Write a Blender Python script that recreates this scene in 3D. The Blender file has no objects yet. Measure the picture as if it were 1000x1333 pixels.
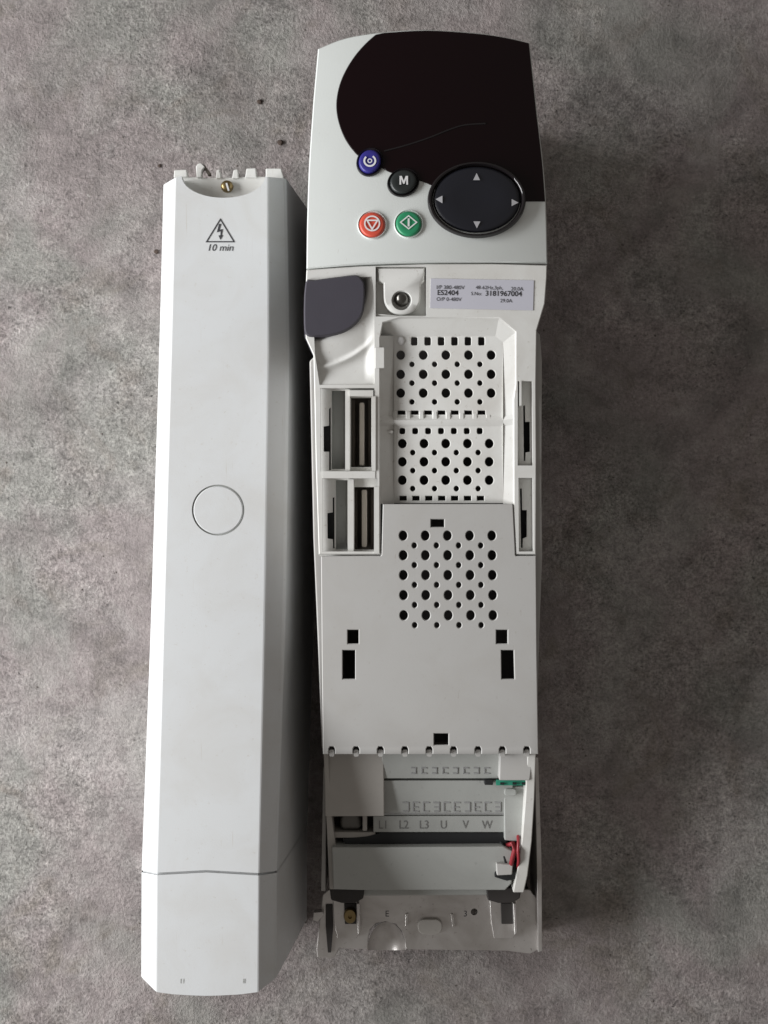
import bpy, bmesh, math, random
from mathutils import Vector
from mathutils.geometry import delaunay_2d_cdt

# ------------------------------------------------------------------ camera, world, light, exposure
SC = bpy.context.scene
COL = SC.collection
H = 0.75            # camera height above the floor, metres
F = 1650.0          # focal length in photo pixels (photo is 1000 x 1333)
CX, CY = 500.0, 666.5

cam_d = bpy.data.cameras.new('camera')
cam_d.sensor_width = 36.0
cam_d.lens = F / 1333.0 * 36.0
cam_d.clip_start, cam_d.clip_end = 0.01, 50.0
cam = bpy.data.objects.new('camera', cam_d)
cam.location = (0, 0, H)
COL.objects.link(cam)
SC.camera = cam

world = bpy.data.worlds.new('World')
SC.world = world
world.use_nodes = True
bg = world.node_tree.nodes['Background']
bg.inputs['Color'].default_value = (1.0, 0.93, 0.87, 1)
bg.inputs['Strength'].default_value = 0.205

lamp_d = bpy.data.lights.new('window_light', 'AREA')
lamp_d.shape = 'RECTANGLE'
lamp_d.size, lamp_d.size_y = 1.10, 0.36
lamp_d.energy = 23.0
lamp_d.color = (0.985, 0.99, 1.0)
lamp = bpy.data.objects.new('window_light', lamp_d)
lamp.location = (-0.98, -0.03, 0.535)
lamp.rotation_euler = (Vector((-0.05, 0.0, 0.05)) - lamp.location).to_track_quat('-Z', 'Y').to_euler()
COL.objects.link(lamp)

SC.view_settings.view_transform = 'Standard'
SC.view_settings.look = 'None'
SC.view_settings.exposure = 0.0
SC.view_settings.gamma = 1.0
SC.render.engine = 'CYCLES'
SC.cycles.use_denoising = True

random.seed(7)

# ------------------------------------------------------------------ materials
def new_mat(name):
    m = bpy.data.materials.new(name)
    m.use_nodes = True
    return m, m.node_tree.nodes, m.node_tree.links, m.node_tree.nodes['Principled BSDF']

def noise(N, L, co, scale, detail=4.0, rough=0.55, dist=0.0):
    n = N.new('ShaderNodeTexNoise')
    n.inputs['Scale'].default_value = scale
    n.inputs['Detail'].default_value = detail
    n.inputs['Roughness'].default_value = rough
    n.inputs['Distortion'].default_value = dist
    L.new(co, n.inputs['Vector'])
    return n.outputs['Fac']

def ramp(N, L, fac, stops):
    r = N.new('ShaderNodeValToRGB')
    e = r.color_ramp.elements
    while len(e) < len(stops):
        e.new(0.5)
    for i, (p, c) in enumerate(stops):
        e[i].position = p
        e[i].color = (c, c, c, 1) if isinstance(c, (int, float)) else (*c, 1)
    L.new(fac, r.inputs['Fac'])
    return r.outputs['Color']

def mix(N, L, a, b, fac, mode='MIX'):
    n = N.new('ShaderNodeMix')
    n.data_type = 'RGBA'
    n.blend_type = mode
    for sock, v in ((n.inputs[6], a), (n.inputs[7], b)):
        if isinstance(v, tuple):
            sock.default_value = (*v, 1)
        else:
            L.new(v, sock)
    if isinstance(fac, (int, float)):
        n.inputs[0].default_value = fac
    else:
        L.new(fac, n.inputs[0])
    return n.outputs[2]

def bump(N, L, bsdf, h, strength, dist):
    b = N.new('ShaderNodeBump')
    b.inputs['Strength'].default_value = strength
    b.inputs['Distance'].default_value = dist
    L.new(h, b.inputs['Height'])
    L.new(b.outputs['Normal'], bsdf.inputs['Normal'])

def plastic(name, col, rough=0.45, dirt=0.25, dirt_col=None, metal=0.0, grain=1.0, spec=0.5):
    m, N, L, B = new_mat(name)
    tc = N.new('ShaderNodeTexCoord').outputs['Object']
    dcol = dirt_col or tuple(c * 0.55 for c in col)
    big = ramp(N, L, noise(N, L, tc, 28, 5, 0.6, 0.6), [(0.42, 0.0), (0.75, 1.0)])
    specks = ramp(N, L, noise(N, L, tc, 420, 3, 0.7), [(0.64, 0.0), (0.74, 1.0)])
    c = mix(N, L, tuple(col), dcol, 0.0)
    mx1 = N.new('ShaderNodeMath'); mx1.operation = 'MULTIPLY'; mx1.inputs[1].default_value = dirt
    L.new(big, mx1.inputs[0])
    c = mix(N, L, tuple(col), dcol, mx1.outputs[0])
    mx2 = N.new('ShaderNodeMath'); mx2.operation = 'MULTIPLY'; mx2.inputs[1].default_value = dirt * 1.3
    L.new(specks, mx2.inputs[0])
    c = mix(N, L, c, dcol, mx2.outputs[0])
    L.new(c, B.inputs['Base Color'])
    B.inputs['Roughness'].default_value = rough
    B.inputs['Metallic'].default_value = metal
    B.inputs['Specular IOR Level'].default_value = spec
    if dirt > 0.09:
        # dulled patches and hairline scuffs that catch the light
        rr = N.new('ShaderNodeMapRange')
        rr.inputs['To Min'].default_value = rough - 0.10
        rr.inputs['To Max'].default_value = rough + 0.16
        L.new(noise(N, L, tc, 60, 5, 0.65, 0.8), rr.inputs['Value'])
        L.new(rr.outputs['Result'], B.inputs['Roughness'])
        mp_ = N.new('ShaderNodeMapping')
        mp_.inputs['Rotation'].default_value = (0.0, 0.0, 0.5)
        mp_.inputs['Scale'].default_value = (1.0, 0.06, 1.0)
        L.new(tc, mp_.inputs['Vector'])
        scr = ramp(N, L, noise(N, L, mp_.outputs['Vector'], 700, 2, 0.5), [(0.70, 0.0), (0.76, 1.0)])
        sw = ramp(N, L, noise(N, L, tc, 45, 2, 0.5), [(0.5, 0.0), (0.62, 1.0)])
        mm = N.new('ShaderNodeMath'); mm.operation = 'MULTIPLY'
        L.new(scr, mm.inputs[0]); L.new(sw, mm.inputs[1])
        m3 = N.new('ShaderNodeMath'); m3.operation = 'MULTIPLY'; m3.inputs[1].default_value = 0.5
        L.new(mm.outputs[0], m3.inputs[0])
        c = mix(N, L, c, dcol, m3.outputs[0])
        L.new(c, B.inputs['Base Color'])
    bump(N, L, B, noise(N, L, tc, 1500, 2, 0.6), 0.12 * grain, 0.0003)
    return m

def concrete():
    m, N, L, B = new_mat('worn_concrete')
    tc = N.new('ShaderNodeTexCoord').outputs['Object']
    big = noise(N, L, tc, 15, 5, 0.6, 1.0)
    tint = noise(N, L, tc, 11, 3, 0.55, 0.6)
    tint2 = noise(N, L, tc, 26, 3, 0.55, 1.0)
    blot = noise(N, L, tc, 42, 6, 0.68, 0.5)
    med = noise(N, L, tc, 170, 6, 0.72, 0.25)
    fine = noise(N, L, tc, 560, 4, 0.75, 0.0)
    area = ramp(N, L, noise(N, L, tc, 13, 3, 0.6, 0.8), [(0.40, 0.35), (0.62, 0.95)])
    c = mix(N, L, (0.294, 0.259, 0.252), (0.272, 0.265, 0.246), ramp(N, L, tint, [(0.45, 0.0), (0.62, 1.0)]))
    c = mix(N, L, c, (0.225, 0.200, 0.178), ramp(N, L, tint2, [(0.55, 0.0), (0.70, 0.75)]))
    worn = noise(N, L, tc, 19, 7, 0.66, 0.5)
    c = mix(N, L, c, (0.375, 0.352, 0.338), ramp(N, L, worn, [(0.50, 0.0), (0.62, 0.55), (0.75, 0.80)]))
    c = mix(N, L, c, ramp(N, L, big, [(0.28, 0.66), (0.5, 1.0), (0.72, 1.14)]), 1.0, 'MULTIPLY')
    c = mix(N, L, c, ramp(N, L, blot, [(0.30, 0.72), (0.47, 1.0), (0.72, 1.16)]), 0.9, 'MULTIPLY')
    c = mix(N, L, c, ramp(N, L, med, [(0.32, 0.62), (0.5, 1.0), (0.68, 1.36)]), area, 'MULTIPLY')
    c = mix(N, L, c, ramp(N, L, fine, [(0.32, 0.48), (0.5, 1.0), (0.66, 1.48)]), area, 'MULTIPLY')
    # trowel scratches: thin pale contour lines of a strongly bent noise, only here and there
    sc = noise(N, L, tc, 40, 3, 0.6, 1.3)
    sc = ramp(N, L, sc, [(0.466, 0.0), (0.490, 1.0), (0.514, 0.0)])
    where = ramp(N, L, noise(N, L, tc, 21, 2, 0.5), [(0.47, 0.0), (0.62, 1.0)])
    ml = N.new('ShaderNodeMath'); ml.operation = 'MULTIPLY'
    L.new(sc, ml.inputs[0]); L.new(where, ml.inputs[1])
    m2 = N.new('ShaderNodeMath'); m2.operation = 'MULTIPLY'; m2.inputs[1].default_value = 0.34
    L.new(ml.outputs[0], m2.inputs[0])
    c = mix(N, L, c, (0.46, 0.43, 0.40), m2.outputs[0])
    pits = ramp(N, L, noise(N, L, tc, 300, 3, 0.6), [(0.63, 1.0), (0.70, 0.36)])
    c = mix(N, L, c, pits, area, 'MULTIPLY')
    pale = ramp(N, L, noise(N, L, tc, 260, 2, 0.5, 0.4), [(0.70, 0.0), (0.76, 0.5)])
    c = mix(N, L, c, (0.5, 0.48, 0.45), pale)
    L.new(c, B.inputs['Base Color'])
    B.inputs['Roughness'].default_value = 0.85
    B.inputs['Specular IOR Level'].default_value = 0.25
    add = N.new('ShaderNodeMath'); add.operation = 'ADD'
    L.new(fine, add.inputs[0]); L.new(med, add.inputs[1])
    add2 = N.new('ShaderNodeMath'); add2.operation = 'ADD'
    L.new(add.outputs[0], add2.inputs[0]); L.new(blot, add2.inputs[1])
    bump(N, L, B, add2.outputs[0], 0.75, 0.0020)
    return m

M_floor = concrete()
M_cover = plastic('cover_plastic', (0.615, 0.63, 0.635), 0.42, 0.30, (0.47, 0.44, 0.39))
M_house = plastic('housing_plastic', (0.68, 0.68, 0.655), 0.42, 0.38, (0.40, 0.36, 0.31))
M_panel = plastic('panel_plastic', (0.47, 0.465, 0.45), 0.5, 0.22, (0.33, 0.30, 0.26))
M_key = plastic('keypad_plastic', (0.675, 0.705, 0.685), 0.4, 0.12, (0.5, 0.49, 0.45))
M_term = plastic('terminal_plastic', (0.40, 0.41, 0.39), 0.55, 0.3)
M_block = plastic('block_plastic', (0.42, 0.40, 0.37), 0.6, 0.2)
M_disp = plastic('display_lens', (0.0060, 0.0018, 0.0026), 0.12, 0.0, grain=0.06, spec=0.22)
M_cap = plastic('grey_rubber', (0.050, 0.046, 0.060), 0.55, 0.1)
M_pad = plastic('pad_rubber', (0.010, 0.011, 0.017), 0.42, 0.0)
M_rim = plastic('glossy_black_rim', (0.012, 0.010, 0.011), 0.12, 0.0, grain=0.0)
M_red = plastic('red_button', (0.62, 0.085, 0.05), 0.4, 0.05, grain=0.2)
M_green = plastic('green_button', (0.025, 0.26, 0.12), 0.4, 0.05, grain=0.2)
M_blue = plastic('blue_button', (0.030, 0.026, 0.22), 0.4, 0.0, grain=0.2)
M_dkbtn = plastic('dark_button', (0.020, 0.024, 0.024), 0.4, 0.0, grain=0.2)
M_white = plastic('white_print', (0.72, 0.72, 0.72), 0.5, 0.0, grain=0.0)
M_arrow = plastic('grey_print', (0.50, 0.50, 0.52), 0.5, 0.0, grain=0.0)
M_ink = plastic('dark_ink', (0.035, 0.035, 0.04), 0.6, 0.0, grain=0.0)
M_mark = plastic('faint_marks', (0.30, 0.30, 0.30), 0.6, 0.0, grain=0.0)
M_mark2 = plastic('engraved_marks', (0.19, 0.19, 0.185), 0.6, 0.0, grain=0.0)
M_label = plastic('label_foil', (0.53, 0.53, 0.59), 0.35, 0.08, grain=0.2)
M_metal = plastic('plated_steel', (0.62, 0.60, 0.58), 0.30, 0.6, (0.26, 0.23, 0.20), metal=0.8)
M_dark = plastic('dark_chassis', (0.030, 0.026, 0.024), 0.6, 0.2)
M_black = plastic('black_void_plastic', (0.010, 0.011, 0.012), 0.6, 0.0)
M_rail = plastic('side_rail_plastic', (0.44, 0.43, 0.41), 0.5, 0.3)
M_screw = plastic('steel_screw', (0.13, 0.125, 0.115), 0.28, 0.2, metal=0.9)
M_brass = plastic('brass_screw', (0.27, 0.20, 0.095), 0.3, 0.3, metal=0.9)
M_pcb = plastic('green_board', (0.03, 0.26, 0.17), 0.4, 0.1)
M_wire = plastic('red_wire', (0.26, 0.022, 0.03), 0.4, 0.0)
M_blade = plastic('guide_blade', (0.42, 0.38, 0.33), 0.45, 0.2)
M_slot = plastic('slot_floor', (0.10, 0.085, 0.07), 0.7, 0.2)
M_grit = plastic('grey_grit', (0.16, 0.14, 0.125), 0.9, 0.6, (0.04, 0.035, 0.03))
M_crumb = plastic('brown_grit', (0.07, 0.05, 0.04), 0.9, 0.4)

# ------------------------------------------------------------------ geometry helpers
def P(px, py, z):
    """world point that lies at height z on the line of sight of a photo pixel"""
    k = (H - z) / F
    return Vector(((px - CX) * k, (CY - py) * k, z))

def plane(py1, z1, py2, z2):
    """height on the sloping plane through (row py1, height z1) and (row py2, height z2)"""
    y1, y2 = (CY - py1) * (H - z1) / F, (CY - py2) * (H - z2) / F
    b = (z2 - z1) / (y2 - y1)
    a = z1 - b * y1
    def f(px, py):
        q = (CY - py) / F
        return (a + b * q * H) / (1 + b * q)
    return f

def off(f, d):
    return lambda px, py: f(px, py) + d

def fz(z):
    return z if callable(z) else (lambda px, py: z)

def area2(poly):
    return sum(poly[i][0] * poly[(i + 1) % len(poly)][1] - poly[(i + 1) % len(poly)][0] * poly[i][1] for i in range(len(poly)))

def inset(poly, d):
    s = 1 if area2(poly) > 0 else -1
    out = []
    n = len(poly)
    for i in range(n):
        a, b, c = Vector(poly[i - 1]), Vector(poly[i]), Vector(poly[(i + 1) % n])
        u, v = (b - a), (c - b)
        if u.length < 1e-6 or v.length < 1e-6:
            out.append(tuple(b)); continue
        u.normalize(); v.normalize()
        n1, n2 = Vector((-u.y, u.x)) * s, Vector((-v.y, v.x)) * s
        m = n1 + n2
        if m.length < 1e-6:
            m = n1.copy()
        m.normalize()
        k = d / max(0.35, m.dot(n1))
        out.append((b.x + m.x * k, b.y + m.y * k))
    return out

def inside(p, poly):
    x, y = p
    r = False
    n = len(poly)
    for i in range(n):
        x1, y1 = poly[i]; x2, y2 = poly[(i + 1) % n]
        if (y1 > y) != (y2 > y) and x < (x2 - x1) * (y - y1) / (y2 - y1) + x1:
            r = not r
    return r

def circ(cx, cy, rx, ry=None, n=16, rot=0.0):
    ry = rx if ry is None else ry
    out = []
    for i in range(n):
        a = 2 * math.pi * i / n
        x, y = rx * math.cos(a), ry * math.sin(a)
        out.append((cx + x * math.cos(rot) - y * math.sin(rot), cy + x * math.sin(rot) + y * math.cos(rot)))
    return out

def rect(x0, y0, x1, y1):
    return [(x0, y0), (x1, y0), (x1, y1), (x0, y1)]

def rrect(x0, y0, x1, y1, r, n=4):
    out = []
    for cx, cy, a0 in ((x1 - r, y0 + r, -90), (x1 - r, y1 - r, 0), (x0 + r, y1 - r, 90), (x0 + r, y0 + r, 180)):
        for i in range(n + 1):
            a = math.radians(a0 + 90 * i / n)
            out.append((cx + r * math.cos(a), cy + r * math.sin(a)))
    return out

def smooth(pts, n=6, closed=False):
    """Catmull-Rom through the points"""
    out = []
    m = len(pts)
    rng = range(m) if closed else range(m - 1)
    for i in rng:
        p0 = pts[(i - 1) % m] if closed or i > 0 else pts[0]
        p1, p2 = pts[i], pts[(i + 1) % m]
        p3 = pts[(i + 2) % m] if closed or i + 2 < m else pts[-1]
        for k in range(n):
            t = k / n
            out.append(tuple(0.5 * (2 * p1[j] + (p2[j] - p0[j]) * t + (2 * p0[j] - 5 * p1[j] + 4 * p2[j] - p3[j]) * t * t
                             + (-p0[j] + 3 * p1[j] - 3 * p2[j] + p3[j]) * t ** 3) for j in (0, 1)))
    if not closed:
        out.append(tuple(pts[-1]))
    return out

def solid(bm, outline, ztop, t=None, zbot=None, holes=(), lines=(), lip=None, grid=None, bottom=True, hlip=None):
    """closed slab whose top follows ztop inside a photo outline, with real holes; sides are vertical in the place"""
    zf = fz(ztop)
    def low(p, dz=0.0):
        w = P(p[0], p[1], zf(*p))
        return Vector((w.x, w.y, zbot if zbot is not None else w.z - t))
    if area2(outline) < 0:
        outline = list(reversed(outline))
    top_outline = inset(outline, lip[0]) if lip else outline
    holes0 = [list(h) for h in holes]
    if hlip:
        holes = [inset(h, -hlip[0]) for h in holes]
    loops = [top_outline] + [list(h) for h in holes]
    bottom = bottom and not holes
    if not holes and not lines and grid is None:
        tv = [bm.verts.new(P(x, y, zf(x, y))) for x, y in top_outline]
        bm.faces.new(tv)
        loopv = [tv]
    else:
        pts, edges = [], []
        for lp in loops:
            b = len(pts)
            pts += [Vector(p) for p in lp]
            edges += [(b + i, b + (i + 1) % len(lp)) for i in range(len(lp))]
        for (a, b_) in lines:
            pts += [Vector(a), Vector(b_)]
            edges.append((len(pts) - 2, len(pts) - 1))
        if grid:
            xs = [p[0] for p in top_outline]; ys = [p[1] for p in top_outline]
            x = min(xs) + grid * 0.5
            while x < max(xs):
                y = min(ys) + grid * 0.5
                while y < max(ys):
                    if inside((x, y), top_outline) and not any(inside((x, y), h) for h in holes):
                        pts.append(Vector((x, y)))
                    y += grid
                x += grid
        vo, eo, fo, ov, oe, of = delaunay_2d_cdt(pts, edges, [], 0, 1e-5)
        vmap = {}
        for i, src in enumerate(ov):
            for s_ in src:
                vmap[s_] = i
        keep = []
        for f in fo:
            c = (sum(vo[i].x for i in f) / len(f), sum(vo[i].y for i in f) / len(f))
            if inside(c, top_outline) and not any(inside(c, h) for h in holes):
                keep.append(f)
        used = sorted({i for f in keep for i in f})
        bv = {i: bm.verts.new(P(vo[i].x, vo[i].y, zf(vo[i].x, vo[i].y))) for i in used}
        for f in keep:
            try:
                bm.faces.new([bv[i] for i in f])
            except ValueError:
                pass
        loopv, k = [], 0
        for lp in loops:
            loopv.append([bv.get(vmap[k + i]) for i in range(len(lp))])
            k += len(lp)
    for li, (lp, lv) in enumerate(zip(loops, loopv)):
        if any(v is None for v in lv):
            continue
        n = len(lp)
        up = lv
        if li == 0 and lip:
            mid = []
            for p in outline:
                w = P(p[0], p[1], zf(*p))
                mid.append(bm.verts.new((w.x, w.y, w.z - lip[1])))
            for i in range(n):
                bm.faces.new((up[i], up[(i + 1) % n], mid[(i + 1) % n], mid[i]))
            up = mid
            lp = outline
        if li > 0 and hlip:
            lp = holes0[li - 1]
            mid = []
            for p in lp:
                w = P(p[0], p[1], zf(*p))
                mid.append(bm.verts.new((w.x, w.y, w.z - hlip[1])))
            for i in range(n):
                bm.faces.new((up[i], up[(i + 1) % n], mid[(i + 1) % n], mid[i]))
            up = mid
        dn = [bm.verts.new(low(p)) for p in lp]
        for i in range(n):
            if up[i] is up[(i + 1) % n]:
                continue
            bm.faces.new((up[i], up[(i + 1) % n], dn[(i + 1) % n], dn[i]))
        if li == 0 and bottom:
            bm.faces.new(dn)

def disc(bm, cx, cy, rx, ry, zf, prof, n=32, rot=0.0):
    """turned shape on a sloping face: prof = (share of the radius, height) from rim to centre"""
    zf = fz(zf)
    rings = []
    for s, h in prof:
        if s <= 0:
            w = P(cx, cy, zf(cx, cy)); w.z += h
            rings.append([bm.verts.new(w)])
        else:
            r = []
            for x, y in circ(cx, cy, rx * s, ry * s, n, rot):
                w = P(x, y, zf(x, y)); w.z += h
                r.append(bm.verts.new(w))
            rings.append(r)
    for a, b in zip(rings, rings[1:]):
        for i in range(n):
            j = (i + 1) % n
            if len(b) == 1:
                bm.faces.new((a[i], a[j], b[0]))
            elif len(a) == 1:
                bm.faces.new((a[0], b[j], b[i]))
            else:
                bm.faces.new((a[i], a[j], b[j], b[i]))

def strip(bm, pts, zf, width, lift=0.00012, closed=False):
    """printed line of a given width in photo pixels, lying on a face"""
    zf = fz(zf)
    n = len(pts)
    L_, R_ = [], []
    for i in range(n):
        a = Vector(pts[i - 1]) if (closed or i > 0) else Vector(pts[i])
        b = Vector(pts[i])
        c = Vector(pts[(i + 1) % n]) if (closed or i < n - 1) else Vector(pts[i])
        d1 = (b - a).normalized() if (b - a).length > 0 else (c - b).normalized()
        d2 = (c - b).normalized() if (c - b).length > 0 else d1
        m = Vector((-(d1 + d2).y, (d1 + d2).x))
        m.normalize()
        k = width / 2 / max(0.4, m.dot(Vector((-d1.y, d1.x))))
        for arr, s in ((L_, 1), (R_, -1)):
            q = b + m * k * s
            w = P(q.x, q.y, zf(q.x, q.y)); w.z += lift
            arr.append(bm.verts.new(w))
    for i in range(n if closed else n - 1):
        j = (i + 1) % n
        bm.faces.new((L_[i], L_[j], R_[j], R_[i]))

def flat(bm, poly, zf, lift=0.00012):
    zf = fz(zf)
    vs = []
    for x, y in poly:
        w = P(x, y, zf(x, y)); w.z += lift
        vs.append(bm.verts.new(w))
    bm.faces.new(vs)

def text(bm, body, px, py, size, zf, lift=0.00015, shear=0.0, align='LEFT', xs=1.0, rot=0.0, bold=0.0):
    """flat lettering; (px, py) is the baseline start in photo pixels, size the letter height scale in pixels"""
    zf = fz(zf)
    cu = bpy.data.curves.new('lettering', 'FONT')
    cu.body = body; cu.size = 1.0; cu.shear = shear; cu.align_x = align; cu.offset = bold
    cu.resolution_u = 3
    ob = bpy.data.objects.new('lettering', cu)
    COL.objects.link(ob)
    dg = bpy.context.evaluated_depsgraph_get()
    me = bpy.data.meshes.new_from_object(ob.evaluated_get(dg))
    bpy.data.objects.remove(ob); bpy.data.curves.remove(cu)
    vs = []
    for v in me.vertices:
        x, y = v.co.x * size * xs, -v.co.y * size
        qx, qy = px + x * math.cos(rot) - y * math.sin(rot), py + x * math.sin(rot) + y * math.cos(rot)
        w = P(qx, qy, zf(qx, qy)); w.z += lift
        vs.append(bm.verts.new(w))
    for f in me.polygons:
        try:
            bm.faces.new([vs[i] for i in f.vertices])
        except ValueError:
            pass
    bpy.data.meshes.remove(me)

def tube(bm, pts, r, n=8):
    """round bar through world points"""
    rings = []
    for i, p in enumerate(pts):
        a = pts[max(0, i - 1)]; b = pts[min(len(pts) - 1, i + 1)]
        d = (Vector(b) - Vector(a)).normalized()
        u = d.cross(Vector((0, 0, 1)))
        if u.length < 1e-3:
            u = Vector((1, 0, 0))
        u.normalize(); v = d.cross(u)
        rings.append([bm.verts.new(Vector(p) + u * r * math.cos(2 * math.pi * k / n) + v * r * math.sin(2 * math.pi * k / n)) for k in range(n)])
    for a, b in zip(rings, rings[1:]):
        for k in range(n):
            bm.faces.new((a[k], a[(k + 1) % n], b[(k + 1) % n], b[k]))
    bm.faces.new(rings[0]); bm.faces.new(rings[-1])

ROOT = {'loc': Vector((0, 0, 0))}
def obj(name, bm, m, parent=None, bev=None, smooth_angle=35, label=None, fix=True):
    if fix:
        bmesh.ops.recalc_face_normals(bm, faces=bm.faces)
    bmesh.ops.translate(bm, verts=bm.verts, vec=-ROOT['loc'])
    me = bpy.data.meshes.new(name)
    bm.to_mesh(me); bm.free()
    me.materials.append(m)
    me.polygons.foreach_set('use_smooth', [True] * len(me.polygons))
    me.set_sharp_from_angle(angle=math.radians(smooth_angle))
    o = bpy.data.objects.new(name, me)
    COL.objects.link(o)
    if parent:
        o.parent = parent
    if bev:
        md = o.modifiers.new('edge', 'BEVEL')
        md.width = bev; md.segments = 2; md.limit_method = 'ANGLE'; md.angle_limit = math.radians(40)
        md.harden_normals = True
    if label:
        o['label'] = label
    return o

def facet(o, f, tol=1.5):
    pts = [P(x, y, f(x, y)) for x, y in ((200, 300), (200, 900), (340, 600))]
    n = (pts[1] - pts[0]).cross(pts[2] - pts[0]).normalized()
    for p in o.data.polygons:
        if abs(p.normal.dot(n)) > math.cos(math.radians(tol)):
            p.use_smooth = False

def up_faces(bm):
    bm.normal_update()
    for f in bm.faces:
        if f.normal.z < 0:
            f.normal_flip()

def thing(name, label, cat, loc, group=None):
    o = bpy.data.objects.new(name, None)
    COL.objects.link(o)
    o.location = loc
    o.empty_display_size = 0.02
    o['label'] = label; o['category'] = cat
    if group:
        o['group'] = group
    ROOT['loc'] = Vector(loc)
    return o

# ------------------------------------------------------------------ floor
bm = bmesh.new()
for a in ((-2, -2), (2, -2), (2, 2), (-2, 2)):
    bm.verts.new((a[0], a[1], 0))
bm.faces.new(bm.verts[:])
fl = obj('concrete_floor', bm, M_floor)
fl['kind'] = 'structure'; fl['label'] = 'worn bare concrete floor, pinkish grey and pitted'

# ------------------------------------------------------------------ motor drive
drive = thing('motor_drive', 'pale grey motor drive with dark display and coloured keypad buttons, its front opened', 'motor drive', (0.02, 0.0, 0.0))

zb = plane(345, 0.155, 982, 0.083)                      # front of the body, falling towards the terminals
zk0 = plane(40, 0.132, 345, 0.158)                      # keypad, falling towards its top edge
def zk(px, py):
    return zk0(px, py) - 0.005 * ((px - 556) / 157.0) ** 2

# chassis: the dark box under the plastic front
bm = bmesh.new()
solid(bm, rect(424, 352, 686, 965), off(zb, -0.038), zbot=0.004)
solid(bm, [(430, 90), (675, 80), (684, 330), (420, 330)], off(zk0, -0.02), zbot=0.004)
obj('chassis', bm, M_dark, drive)

# keypad body
top_edge = smooth([(414, 63), (450, 49), (500, 41), (556, 38), (620, 42), (660, 48), (690, 55)], 4)
kp_out = top_edge + smooth([(700, 150), (707, 210), (711, 262), (713, 343)], 4) + smooth([(640, 341), (556, 341), (470, 344), (399, 350)], 4) + \
    smooth([(399.5, 300), (402, 220), (408, 130)], 4)
bm = bmesh.new()
solid(bm, kp_out, zk, t=0.030, lip=(1.6, 0.0009), grid=11)
obj('keypad_face', bm, M_key, drive)

# dark display lens
left_arc = smooth([(562, 241), (544, 234), (509, 224.5), (495, 217), (470, 205), (460, 196), (450, 182), (443, 166), (438.5, 148), (438, 130),
                   (442, 110), (450, 91), (462, 72), (476, 56), (489, 44.5)], 4)
disp = left_arc + smooth([(500, 42.2), (556, 39.2), (620, 43.2), (660, 49), (689, 55.8)], 4) + smooth([(699, 150), (706, 210), (710, 262)], 4) + \
    [(684, 262), (660, 266), (620, 268), (590, 262)]
bm = bmesh.new()
solid(bm, disp, off(zk, 0.0007), t=0.0022, lip=(0.9, 0.0005), grid=11)
d_lens = obj('display_window', bm, M_disp, drive)
bm = bmesh.new()
rp = [P(x, y, zk(x, y) + 0.0006) for x, y in smooth([(500, 197), (530, 189), (560, 179), (585, 169), (605, 163), (632, 161)], 5)]
tube(bm, rp, 0.00055, 6)
obj('lens_ridge', bm, M_rim, d_lens)

# keypad buttons, each in its recess ring
def button(name, cx, cy, rx, ry, m, rise=0.0016, rot=0.0, base=0.0, rimmat=None, rw=1.16):
    z = off(zk, base)
    bm = bmesh.new()
    disc(bm, cx, cy, rx, ry, z, [(1.0, -0.001), (1.0, rise * 0.45), (0.93, rise * 0.8), (0.82, rise), (0.5, rise * 0.86), (0, rise * 0.8)], 36, rot)
    b = obj(name, bm, m, drive, smooth_angle=60)
    bm = bmesh.new()
    disc(bm, cx, cy, rx, ry, z, [(rw, -0.0006), (rw - 0.02, 0.0006), (rw - 0.06, 0.0009), (1.05, 0.0002), (1.01, 0.00015)], 36, rot)
    obj('button_rim', bm, rimmat or M_key, b, smooth_angle=60, fix=False)
    return b, off(zk, base + rise)

b, zt = button('stop_button', 484.5, 293, 16.6, 16.2, M_red)
bm = bmesh.new()
strip(bm, circ(484.5, 291, 9.6, 9.4, 28), zt, 1.9, 0.0003, True)
strip(bm, [(478, 287), (491.5, 287), (484.5, 298.5)], zt, 1.9, 0.00034, True)
up_faces(bm); obj('button_symbol', bm, M_white, b, fix=False)

b, zt = button('start_button', 532, 291.8, 16.6, 16.2, M_green)
bm = bmesh.new()
strip(bm, [(532, 281), (542.5, 289.5), (532, 298), (521.5, 289.5)], zt, 1.6, 0.0003, True)
flat(bm, rect(530.8, 284.5, 533.2, 295), zt, 0.00034)
up_faces(bm); obj('button_symbol', bm, M_white, b, fix=False)

b, zt = button('reset_button', 481.5, 211, 14.0, 15.5, M_blue, 0.0022, 0.5, 0.0006, M_rim, 1.24)
bm = bmesh.new()
arc = [(481.5 + 7.2 * math.cos(math.radians(a)), 209.5 + 6.8 * math.sin(math.radians(a))) for a in range(-58, 239, 11)]
strip(bm, arc, zt, 2.3, 0.0003)
strip(bm, circ(481.5, 209.5, 2.5, 2.4, 14), zt, 1.3, 0.0003, True)
up_faces(bm); obj('button_symbol', bm, M_white, b, fix=False)

b, zt = button('mode_button', 525, 237.5, 17.6, 15.2, M_dkbtn, 0.0022, -0.35, 0.0006, M_rim, 1.22)
bm = bmesh.new()
flat(bm, [(520.2, 240.5), (520.2, 229.2), (523.2, 229.2), (525.7, 235.6), (528.2, 229.2), (531.2, 229.2), (531.2, 240.5), (529, 240.5), (529, 233), (526.6, 239.4), (524.8, 239.4), (522.4, 233), (522.4, 240.5)], zt, 0.0003)
up_faces(bm); obj('button_letter', bm, M_white, b, fix=False)

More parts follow.
